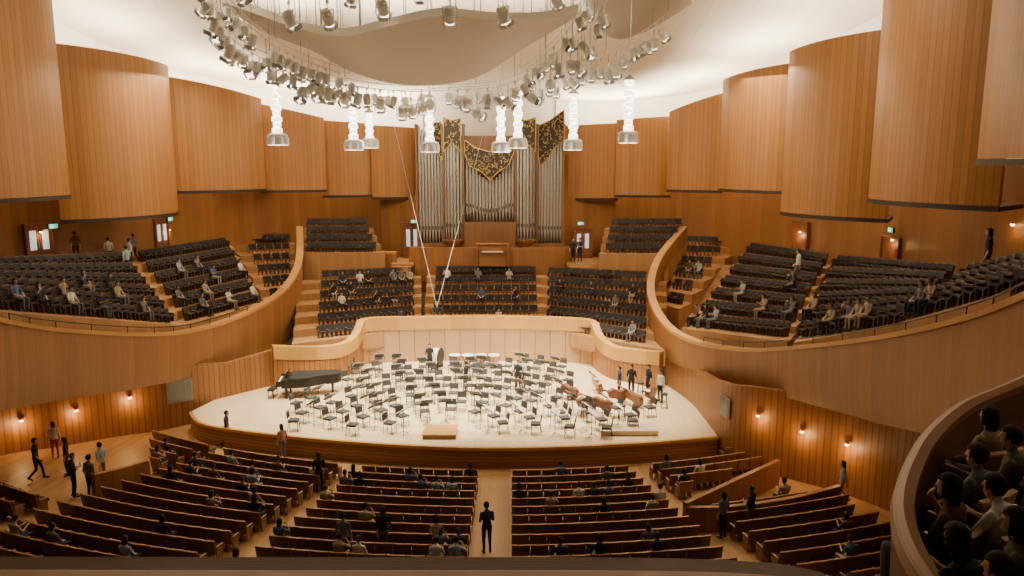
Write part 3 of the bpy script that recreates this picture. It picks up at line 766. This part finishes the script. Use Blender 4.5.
def bassparts():
    prof=[(0,.0),(.18,.01),(.30,.10),(.335,.25),(.30,.40),(.235,.52),(.22,.62),(.245,.74),(.26,.86),(.22,.98),(.12,1.06),(.04,1.12)]
    q=crom([Vector((x,y,0)) for x,y in prof],3); R=[(v.x,v.y) for v in q]
    out=R+[(-x,y) for x,y in R[::-1]][0:-1]
    b=MB(); b.extr(out,-.1,.1); b.extr([(x*.93,.56+(y-.56)*.95) for x,y in out],-.125,.125)
    body=b.mesh('body',[M['violin']],True)
    b=MB(); b.box((0,1.28,.10),(.05,.42,.05)); b.box((0,.98,.155),(.06,.85,.02)); b.box((0,.22,.15),(.08,.32,.02)); nk=b.mesh('fingerboard',[M['ebony']])
    b=MB(); b.cyl((0,1.48,.09),(0,1.72,.05),.035,.03,8); b.cyl((-.04,1.74,.03),(.04,1.74,.03),.06,n=10)
    for s in(-1,1):
        for y in(1.55,1.64): b.cyl((0,y,.07),(s*.1,y,.07),.012,n=6)
    sc=b.mesh('scroll',[M['violin']],True)
    b=MB(); b.box((0,.45,.19),(.16,.02,.14),tap=.7); 
    for s in(-.025,-.008,.008,.025): b.cyl((s,.3,.17),(s*.8,.45,.26),.003,n=4); b.cyl((s*.8,.45,.26),(s*.6,1.45,.17),.003,n=4)
    br=b.mesh('bridge_and_strings',[M['paper']])
    b=MB(); b.cyl((0,0,0),(0,-.16,0),.009,n=6); ep=b.mesh('endpin',[M['metal']])
    return [('body',body),('fingerboard',nk),('scroll',sc),('bridge',br),('endpin',ep)]
BP=bassparts()
for u,v,a in[(578,401,.9),(592,409,2.3),(612,414,1.2),(601,395,.3),(626,402,1.9),(642,409,.7),(654,399,2.6)]:
    p=PZ(u,v,0); e=bpy.data.objects.new('double_bass',None); COL.objects.link(e)
    tag(e,'brown varnished double bass resting on its side on the stage','double bass','double basses')
    e.matrix_world=Matrix.Translation(p+Vector((0,0,.31)))@Matrix.Rotation(a,4,'Z')@Matrix.Rotation(.30,4,'X')@Matrix.Rotation(1.3,4,'Y')
    for nm,me in BP:
        o=bpy.data.objects.new(nm,me); o.parent=e; COL.objects.link(o)
b=MB()
for i in range(4):
    a=i*pi/2+.78; b.cyl((cos(a)*.22,sin(a)*.22,0),(cos(a)*.13,sin(a)*.13,.7),.015,n=6)
b.lathe([(.17,.7),(.18,.73),(.17,.78)],n=14,m=1)
for i in range(4):
    a=i*pi/2+.78;c=a+pi/2; b.cyl((cos(a)*.19,sin(a)*.19,.25),(cos(c)*.19,sin(c)*.19,.25),.01,n=5)
mst=b.mesh('bass_stool',[M['blackm'],M['chairseat']],True)
for u,v in[(570,410),(584,418),(622,420),(640,396),(664,408)]: put('bass_stool',mst,PZ(u,v,0),0,'tall black stool beside the double basses','stool','bass stools')
def timp(p,r):
    e=bpy.data.objects.new('timpani_drum',None); e.location=p; COL.objects.link(e); tag(e,'copper kettledrum with pale skin at the rear of the stage','timpani','timpani')
    b=MB(); b.lathe([(.08,.25),(r*.6,.32),(r*.92,.5),(r,.75),(r,.8)],n=18); o=b.obj('bowl',M['copper'],True); o.parent=e
    b=MB(); b.lathe([(r*1.03,.78),(r*1.04,.84),(r*.98,.85)],n=18); o=b.obj('drum_head',M['skinhead'],True); o.parent=e
    b=MB()
    for i in range(4):
        a=i*pi/2; b.cyl((cos(a)*r*1.06,sin(a)*r*1.06,.8),(cos(a)*r*.7,sin(a)*r*.7,.03),.02,n=6)
    b.lathe([(r*.7,.02),(r*.72,.05),(r*.5,.07)],n=12); o=b.obj('frame',M['blackm']); o.parent=e
for u,v,r in[(455,368,.34),(468,368,.36),(481,368,.36),(494,368,.34)]: timp(PZ(u,v,0),r)
b=MB(); b.cyl((0,-.25,.75),(0,.25,.75),.5,n=24,m=0); b.cyl((0,-.27,.75),(0,-.22,.75),.53,n=24,m=1); b.cyl((0,.22,.75),(0,.27,.75),.53,n=24,m=1); b.box((0,0,.2),(.8,.5,.06),1)
for s in(-.36,.36): b.box((s,0,.25),(.05,.5,.5),1)
o=b.obj('bass_drum',[M['skinhead'],M['blackm']],True); o.location=PZ(437,368,0); o.rotation_euler=(0,0,pi/2-.3); tag(o,'concert bass drum on stand at the rear of the stage','drum')
# ---------------- people
def person_mesh(name,J):
    bones=[]
    b=MB()
    def cap_(p,q,r0,r1,zone,n=12):
        p=Vector(p);q=Vector(q); b.cyl(p,q,r0,r1,n); b.sph(p,r0*1.0,n=n,k=8); b.sph(q,r1*1.0,n=n,k=8); bones.append((p,q,zone,(r0+r1)/2))
    pel=Vector(J['pel']);ch=Vector(J['ch']);nk=Vector(J['nk']);hd=Vector(J['hd'])
    d=(ch-pel)
    prof=[(pel-d.normalized()*.09,.135,.10),(pel,.165,.115),(pel+d*.45,.135,.10),(pel+d*.85,.16,.115),(ch+d.normalized()*.06,.175,.105),(ch+d.normalized()*.13,.12,.08),(nk,.055,.055)]
    vs=[];n=16; up=d.normalized(); X=Vector((1,0,0)); Yv=up.cross(X).normalized()
    for p,rx,ry in prof:
        for i in range(n):
            t=2*pi*i/n; vs.append(p+X*cos(t)*rx+Yv*sin(t)*ry)
    fs=[(k*n+i,k*n+(i+1)%n,(k+1)*n+(i+1)%n,(k+1)*n+i) for k in range(len(prof)-1) for i in range(n)]+[tuple(range(n))[::-1],tuple(range((len(prof)-1)*n,len(prof)*n))]
    b.add(vs,fs); bones.append((pel,ch,'shirt',.13)); bones.append((pel-up*.1,pel-up*.02,'pants',.13)); bones.append((ch,ch+up*.12,'shirt',.12))
    cap_(nk-up*.03,hd-Vector((0,0,.06)),.055,.052,'skin')
    b.sph(hd+Vector((0,0,.03)),(.078,.096,.105),n=16,k=12); b.sph(hd+Vector((0,.022,-.045)),(.058,.068,.07),n=14,k=10)
    b.cyl(hd+Vector((0,.095,.025)),hd+Vector((0,.118,-.02)),.009,.016,8)
    b.sph(hd+Vector((0,.088,-.06)),(.026,.012,.012),n=8,k=6)
    for s in(-1,1): b.sph(hd+Vector((s*.08,0,0)),(.014,.022,.034),n=8,k=6)
    bones.append((hd-Vector((0,0,.06)),hd+Vector((0,0,.06)),'skin',.08))
    for s,k in((-1,'l'),(1,'r')):
        sh=Vector(J['sh'+k]);el=Vector(J['el'+k]);wr=Vector(J['wr'+k]);hn=Vector(J['hn'+k])
        cap_(sh,el,.056,.043,'shirt'); 
        mid=el.lerp(wr,.15); cap_(el,mid,.042,.040,'shirt'); cap_(mid,wr,.040,.027,J.get('fore','skin'))
        dr=(hn-wr).normalized(); side=Vector((1,0,0))*-s if abs(dr.x)<.8 else Vector((0,1,0))
        side=(side-dr*side.dot(dr)).normalized(); ax=dr.cross(side)
        pw=ax if J.get('palm')!='flat' else side
        kn=wr+dr*.085
        cap_(wr,kn-dr*.01,.026,.022,'skin',10)
        for q in(-.024,.024): cap_(wr+pw*q*.5+dr*.02,kn+pw*q,.016,.014,'skin',8)
        curl=side if J.get('palm')!='flat' else Vector((0,0,-1))
        for i,(o_,ln) in enumerate(((-.033,.062),(-.011,.078),(.011,.084),(.033,.074))):
            a=kn+pw*o_; m=a+dr*ln*.55+curl*.008; e_=m+dr*ln*.38+curl*.022
            cap_(a,m,.0095,.009,'skin',8); cap_(m,e_,.009,.008,'skin',8)
        a=wr+dr*.03+pw*.024; m=a+pw*.034+dr*.022; e_=m+dr*.034+pw*.006
        cap_(a,m,.013,.011,'skin',8); cap_(m,e_,.011,.009,'skin',8)
        hp=Vector(J['hp'+k]);kneev=Vector(J['kn'+k]);an=Vector(J['an'+k]);to=Vector(J['to'+k])
        cap_(hp,kneev,.088,.058,'pants'); cap_(kneev,an,.057,.038,'pants'); cap_(an-Vector((0,0,.03)),to,.042,.034,'shoe')
        cap_(an-Vector((0,0,.035)),an-(to-an)*.3-Vector((0,0,.03)),.04,.036,'shoe')
    o=b.obj('tmp',M['skin']); 
    r=o.modifiers.new('r','REMESH'); r.mode='VOXEL'; r.voxel_size=.0125
    s=o.modifiers.new('s','SMOOTH'); s.factor=.4; s.iterations=2
    dc=o.modifiers.new('d','DECIMATE'); dc.ratio=.22
    dg=bpy.context.evaluated_depsgraph_get(); me=bpy.data.meshes.new_from_object(o.evaluated_get(dg)); me.name=name
    bpy.data.objects.remove(o)
    me.materials.clear()
    for k in('skin','eye','shoe'): me.materials.append(M[k])
    me.materials.append(M['skin']); me.materials.append(M['skin'])
    idx={'skin':0,'eye':1,'shoe':2,'shirt':3,'pants':4}
    eyes=[hd+Vector((s*.03,.088,.022)) for s in(-1,1)]
    mi=[]
    for p in me.polygons:
        c=p.center; best=None;bd=9
        for a,q,z,r_ in bones:
            ab=q-a; L=ab.length_squared; t=0 if L==0 else max(0,min(1,(c-a).dot(ab)/L)); dd=(c-(a+ab*t)).length-r_
            if dd<bd: bd=dd;best=z
        if best=='skin' and min((c-e).length for e in eyes)<.013: best='eye'
        mi.append(idx[best])
    me.polygons.foreach_set('material_index',mi); me.polygons.foreach_set('use_smooth',[True]*len(mi)); me.update()
    return me,hd
def std(**k):
    J=dict(pel=(0,0,.95),ch=(0,-.01,1.32),nk=(0,-.005,1.50),hd=(0,.02,1.62),
     shl=(-.175,-.01,1.39),ell=(-.235,-.03,1.12),wrl=(-.235,.05,.88),hnl=(-.23,.07,.78),
     shr=(.175,-.01,1.39),elr=(.235,-.03,1.12),wrr=(.235,.05,.88),hnr=(.23,.07,.78),
     hpl=(-.09,0,.90),knl=(-.10,.02,.50),anl=(-.105,-.03,.09),tol=(-.12,.13,.035),
     hpr=(.09,0,.90),knr=(.10,.02,.50),anr=(.105,-.03,.09),tor=(.12,.13,.035)); J.update(k); return J
walk=std(knl=(-.09,.16,.52),anl=(-.09,.22,.10),tol=(-.1,.38,.05),knr=(.09,.02,.49),anr=(.09,-.28,.16),tor=(.1,-.15,.04),
  ell=(-.23,-.12,1.13),wrl=(-.22,-.14,.89),hnl=(-.21,-.13,.79),elr=(.23,.04,1.12),wrr=(.21,.2,.93),hnr=(.2,.26,.85))
phone=std(elr=(.22,.03,1.12),wrr=(.12,.24,1.26),hnr=(.08,.28,1.34),ell=(-.22,.03,1.12),wrl=(-.1,.24,1.14),hnl=(-.04,.29,1.18),hd=(0,.04,1.615))
sit=dict(pel=(0,-.06,.56),ch=(0,-.10,.95),nk=(0,-.08,1.12),hd=(0,-.05,1.24),
 shl=(-.175,-.10,1.01),ell=(-.23,.0,.76),wrl=(-.13,.2,.66),hnl=(-.07,.27,.64),
 shr=(.175,-.10,1.01),elr=(.23,.0,.76),wrr=(.13,.2,.66),hnr=(.07,.27,.64),
 hpl=(-.09,-.02,.53),knl=(-.11,.40,.52),anl=(-.11,.40,.09),tol=(-.12,.56,.035),
 hpr=(.09,-.02,.53),knr=(.11,.40,.52),anr=(.11,.40,.09),tor=(.12,.56,.035),palm='flat')
sitr=dict(sit); sitr.update(hd=(0,.0,1.22),nk=(0,-.05,1.11),wrl=(-.13,.24,.84),hnl=(-.1,.31,.88),wrr=(.13,.24,.84),hnr=(.1,.31,.88),elr=(.23,.02,.78),ell=(-.23,.02,.78))
sith=dict(sit); sith.update(elr=(.28,.08,.84),wrr=(.16,.16,1.06),hnr=(.10,.12,1.14))
PM={k:person_mesh('person_'+k,J) for k,J in(('stand',std()),('walk',walk),('phone',phone),('sit',sit),('read',sitr),('sith',sith))}
def hairmesh(long):
    b=MB(); b.sph((0,-.006,.035),(.092,.108,.116),n=36,k=26)
    me=b.mesh('hair',[M['hair']],True)
    bm=bmesh.new(); bm.from_mesh(me)
    kill=[v for v in bm.verts if (v.co.y>.045 and v.co.z<.075) or (v.co.z<-.02 and not(v.co.y<-.02)) or (v.co.z<-.06)]
    bmesh.ops.delete(bm,geom=kill,context='VERTS')
    for v in bm.verts:
        f=1+.05*sin(v.co.x*120+v.co.z*20)*sin(v.co.z*70+v.co.y*60)+random.uniform(-.012,.012)
        v.co.x*=f; v.co.y*=f; v.co.z*=1+random.uniform(-.012,.012)
    if long:
        for v in bm.verts:
            if v.co.z<.0: v.co.z-=.16*(min(1,(-v.co.z)/.05)); v.co.y-=.01; v.co.x*=1.12
    bmesh.ops.solidify(bm,geom=bm.faces[:],thickness=.012)
    bm.to_mesh(me); bm.free(); return me
HM={False:hairmesh(False),True:hairmesh(True)}
CM={}
COLS={'black':(.014,.014,.016),'white':(.66,.64,.60),'navy':(.022,.032,.07),'grey':(.14,.14,.15),'beige':(.36,.28,.20),'blue':(.08,.13,.24),'red':(.35,.04,.04),'olive':(.12,.12,.06),'brown':(.14,.07,.04),'light blue':(.30,.38,.46),'pink':(.45,.22,.22)}
for k,c in COLS.items(): CM[k]=plain('cloth_'+k.replace(' ','_'),c,.85,var=.12,scale=25)
def person(kind,p,yaw,shirt,pants,long=False,s=1.0,where='in the hall'):
    me,hd=PM[kind]; o=bpy.data.objects.new('person',me); COL.objects.link(o)
    o.location=p; o.rotation_euler=(0,0,yaw); o.scale=(s,s,s)
    for i,m in((3,CM[shirt]),(4,CM[pants])): o.material_slots[i].link='OBJECT'; o.material_slots[i].material=m
    verb={'stand':'standing','walk':'walking','phone':'standing, hands raised','sit':'seated','read':'seated reading','sith':'seated, hand raised'}[kind]
    tag(o,'person, %s top, %s trousers, %s %s'%(shirt,pants,verb,where),'person')
    h=bpy.data.objects.new('hair',HM[long]); COL.objects.link(h); h.parent=o; h.location=hd
    if kind in('read',): h.rotation_euler=(-.1,0,0)
    return o
usedseat=set()
def sitat(u,v,L,shirt,long,where,kind=None):
    best=None;bd=1e9
    for i,(dp,p,yaw) in enumerate(L):
        if (id(L),i) in usedseat: continue
        uu,vv,_=proj(p+Vector((0,0,1.0))); d=(uu-u)**2+(vv-v)**2
        if d<bd: bd=d;best=i
    usedseat.add((id(L),best)); dp,p,yaw=L[best]
    person(kind or random.choice(['sit','read','sit','sith']),p+Vector((0,0,0)),yaw,shirt,random.choice(['black','navy','grey','beige']),long,random.uniform(.9,.98),where)
tops=['white','black','navy','grey','beige','beige','blue','white','light blue','brown','black']
for u,v in[(60,283),(68,290),(112,275),(100,300),(176,292),(208,290),(145,320),(200,265),(215,275),(180,268),(245,262),(232,310),(20,285),(255,300),(205,305),(80,275),(120,290),(40,300),
           (700,268),(690,262),(688,302),(712,322),(795,272),(804,300),(790,300),(850,305),(835,322),(862,300),(915,300),(925,295),(760,300),(705,310),(745,282),(870,318)]:
    sitat(u,v,SB,random.choice(tops),random.random()<.4,'on balcony')
for u,v in[(345,273),(357,273),(368,275),(395,271),(404,269),(412,268),(350,289),(372,291),(345,300),(396,288),(448,268),(475,270),(483,288),(495,309),(510,270),(560,283),(590,285),(630,318),(632,290),(612,300),(400,310),(330,282),(520,290)]:
    sitat(u,v,SB,random.choice(tops),random.random()<.4,'in choir seats')
ST=[(195,460),(188,470),(228,455),(242,485),(262,490),(210,492),(345,468),(357,475),(322,478),(318,490),(410,472),(437,478),(416,476),(448,478),(545,502),(520,490),(590,487),(603,484),(680,474),(660,488),(650,500),(170,522),(370,515),(595,545),(235,548),(340,538),(122,545),(20,520),(60,535),(475,538),(440,545),(640,530),(665,465),(150,455),(165,448),(280,462),(560,470),(575,492),(360,535),(175,470),(215,470),(250,465),(700,470),(625,480)]
for _ in range(14): ST.append((random.uniform(140,860),random.uniform(460,550)))
for u,v in ST:
    sitat(u,v,SS,random.choice(tops+['black','grey','black']),random.random()<.4,'in the stalls')
W_='in stalls aisle'
for u,v,kd,yw,sh,pt,lg,s in[(38,480,'walk',-1.3,'black','black',False,1),(56,458,'stand',.4,'white','red',True,.95),(75,497,'phone',-.8,'navy','black',False,1),(92,500,'stand',-.3,'grey','navy',False,1.03),(103,484,'walk',1.2,'light blue','grey',False,1),(68,476,'stand',2.0,'black','black',True,.95),
   (487,553,'phone',.3,'navy','black',False,1.0),(384,556,'walk',.3,'black','grey',True,.97),(722,538,'stand',.6,'grey','black',True,.95),(750,534,'phone',.8,'black','brown',False,1),(841,503,'walk',1.2,'light blue','beige',True,.95),(320,492,'stand',.5,'black','black',False,.96),(437,565,'phone',.3,'beige','grey',True,.95),(345,565,'stand',-.2,'grey','black',False,1)]:
    person(kd,PF(u,v),yw,sh,pt,lg,s,W_)
person('walk',PF(228,446),-1.4,'navy','navy',False,1,'beside the stage')
person('stand',PF(283,459),.8,'pink','grey',True,.95,'before the stage')
for u,v,yw,sh in[(518,391,2.9,'black'),(523,389,2.2,'white'),(631,396,2.8,'black'),(619,398,1.6,'navy'),(660,402,2.2,'white'),(430,372,3.1,'black'),(466,392,1.2,'black'),(648,396,2.0,'black')]:
    person('stand',PZ(u,v,0),yw,sh,'black',False,1,'on the stage')
for u,y,yw,sh,kd in[(574,54.9,3.0,'black','stand'),(581,55.3,2.8,'navy','phone')]:
    person(kd,(OX(u)*y/57,y,5.2),yw,sh,'black',False,1.05,'by rear doors')
for u,v,y,yw,sh,kd in[(110,266,46,.5,'white','stand'),(131,268,44.5,-.6,'white','stand'),(128,276,43,.9,'light blue','walk'),(77,262,43.5,.4,'brown','stand'),(135,262,46.5,1.2,'grey','walk')]:
    person(kd,PY(u,v,y),yw,sh,'black',False,1,'by rear doors')
person('stand',PY(985,283,27.5),1.0,'black','black',True,1.15,'at balcony rear')
person('walk',PY(797,283,38.5),1.0,'white','grey',False,1,'on balcony steps')
# ---------------- near balcony rail and side box
P=crom([(-7,2.95,10.66),(-4,3.0,10.66),(-1,3.0,10.66),(.9,2.98,10.66),(1.35,2.85,10.64),(1.72,2.45,10.62),(1.9,1.7,10.62)],8)
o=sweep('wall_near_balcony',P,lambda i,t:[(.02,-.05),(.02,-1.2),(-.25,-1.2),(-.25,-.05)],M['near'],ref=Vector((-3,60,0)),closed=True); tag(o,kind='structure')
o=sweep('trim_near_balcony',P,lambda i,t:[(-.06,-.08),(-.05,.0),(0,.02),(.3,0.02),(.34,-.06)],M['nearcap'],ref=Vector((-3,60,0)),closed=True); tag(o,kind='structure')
RB=[(1130,350),(1060,360),(1005,383),(960,402),(925,430),(903,465),(893,503),(902,545),(930,590),(975,650)]
P=crom([PZ(u,v,9.45) for u,v in RB],8)
BC=Vector((8.5,6,0))
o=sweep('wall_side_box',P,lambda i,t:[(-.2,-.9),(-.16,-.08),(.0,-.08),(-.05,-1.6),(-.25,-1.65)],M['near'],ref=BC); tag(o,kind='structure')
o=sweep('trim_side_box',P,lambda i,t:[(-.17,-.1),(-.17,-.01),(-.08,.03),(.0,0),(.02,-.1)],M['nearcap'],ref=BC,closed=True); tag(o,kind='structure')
b=MB(); b.extr([(p.x,p.y) for p in P]+[(9.5,3.2),(12,6),(12,11)],8.3,8.52); tag(b.obj('floor_side_box',M['tread']),kind='structure')
meX=seatmesh('box_seat',M['stallwood'],M['stallfab'],M['stalledge'],.95)
for k,(u,v,sh,lg,kd,yw) in enumerate([(950,476,'brown',True,'sith',.7),(996,474,'white',False,'read',.45),(1016,510,'olive',True,'sit',.9),(978,446,'grey',False,'sit',.5),(958,524,'black',True,'read',.3),(1012,428,'olive',False,'sit',.8),(990,408,'beige',True,'sit',.35),(1000,556,'navy',False,'sit',.6)]):
    h=PZ(u,v,9.78); hd=PM[kd][1]*.93; yaw=yw
    off=Matrix.Rotation(yaw,3,'Z')@hd; p=Vector((h.x-off.x,h.y-off.y,8.52))
    person(kd,p,yaw,sh,'black' if k%2 else 'grey',lg,.93,'in side box')
    o=bpy.data.objects.new('box_seat',meX); o.location=p; o.rotation_euler=(0,0,yaw); COL.objects.link(o); tag(o,'brown wooden-backed concert seat in the side box','seat','side box seats')
# ---------------- lights
def area(loc,rot,sx,sy,pw,col,name='hall_light'):
    l=bpy.data.lights.new(name,'AREA'); l.shape='RECTANGLE'; l.size=sx; l.size_y=sy; l.energy=pw; l.color=col
    o=bpy.data.objects.new(name,l); o.location=loc; o.rotation_euler=rot; COL.objects.link(o); return o
for mid,z,L,ang,n in COVE:
    big=z>21
    if big: z=18.5
    a=area((mid.x,mid.y,z),(pi,0,ang),L*.85,.6,1000 if not big else 400,(1,.87,.66),'cove_light')
for x,y,z in[(-12,42,19.6),(-6,42.5,18.9),(0,42,19.4)]: area((x,y,z),(pi,0,0),4.5,1.5,600,(1,.88,.70),'ceiling_fill')  # added fill lights, no real fixtures: brighten the ceiling above the canopy rim
def spot(loc,tgt,pw,ang,col=(1,.89,.72),blend=.6):
    l=bpy.data.lights.new('stage_beam','SPOT'); l.energy=pw; l.spot_size=ang; l.spot_blend=blend; l.color=col; l.shadow_soft_size=.5
    o=bpy.data.objects.new('stage_beam',l); o.location=loc; d=Vector(tgt)-Vector(loc); o.rotation_euler=d.to_track_quat('-Z','Y').to_euler(); COL.objects.link(o)
for x,y,tx,ty in[(-12,36,-9,39),(-6,35,-5,40),(0,35,0,40),(6,37,4,40),(-8,44,-6,42),(3,44,1,42)]:
    spot((x,y,14.6),(tx,ty,0),11500,1.15)
for x,y,z,pw in[(-16,33,21,950),(10,33,21,950),(-3,25,22,330),(-18,45,17.5,850),(13,45,17.5,850),(-3,52,16.8,1150)]:
    area((x,y,z),(0,0,0),6,6,pw,(1,.80,.53))
area((7.5,8,13.5),(0,0,0),1.5,1.5,26,(1,.8,.55),'box_fill')  # added fill light over the side box to lift its people, no real lamp
w=bpy.data.worlds.new('world'); SC.world=w; w.use_nodes=True
bg=w.node_tree.nodes['Background']; bg.inputs[0].default_value=(1,.78,.52,1); bg.inputs[1].default_value=.05
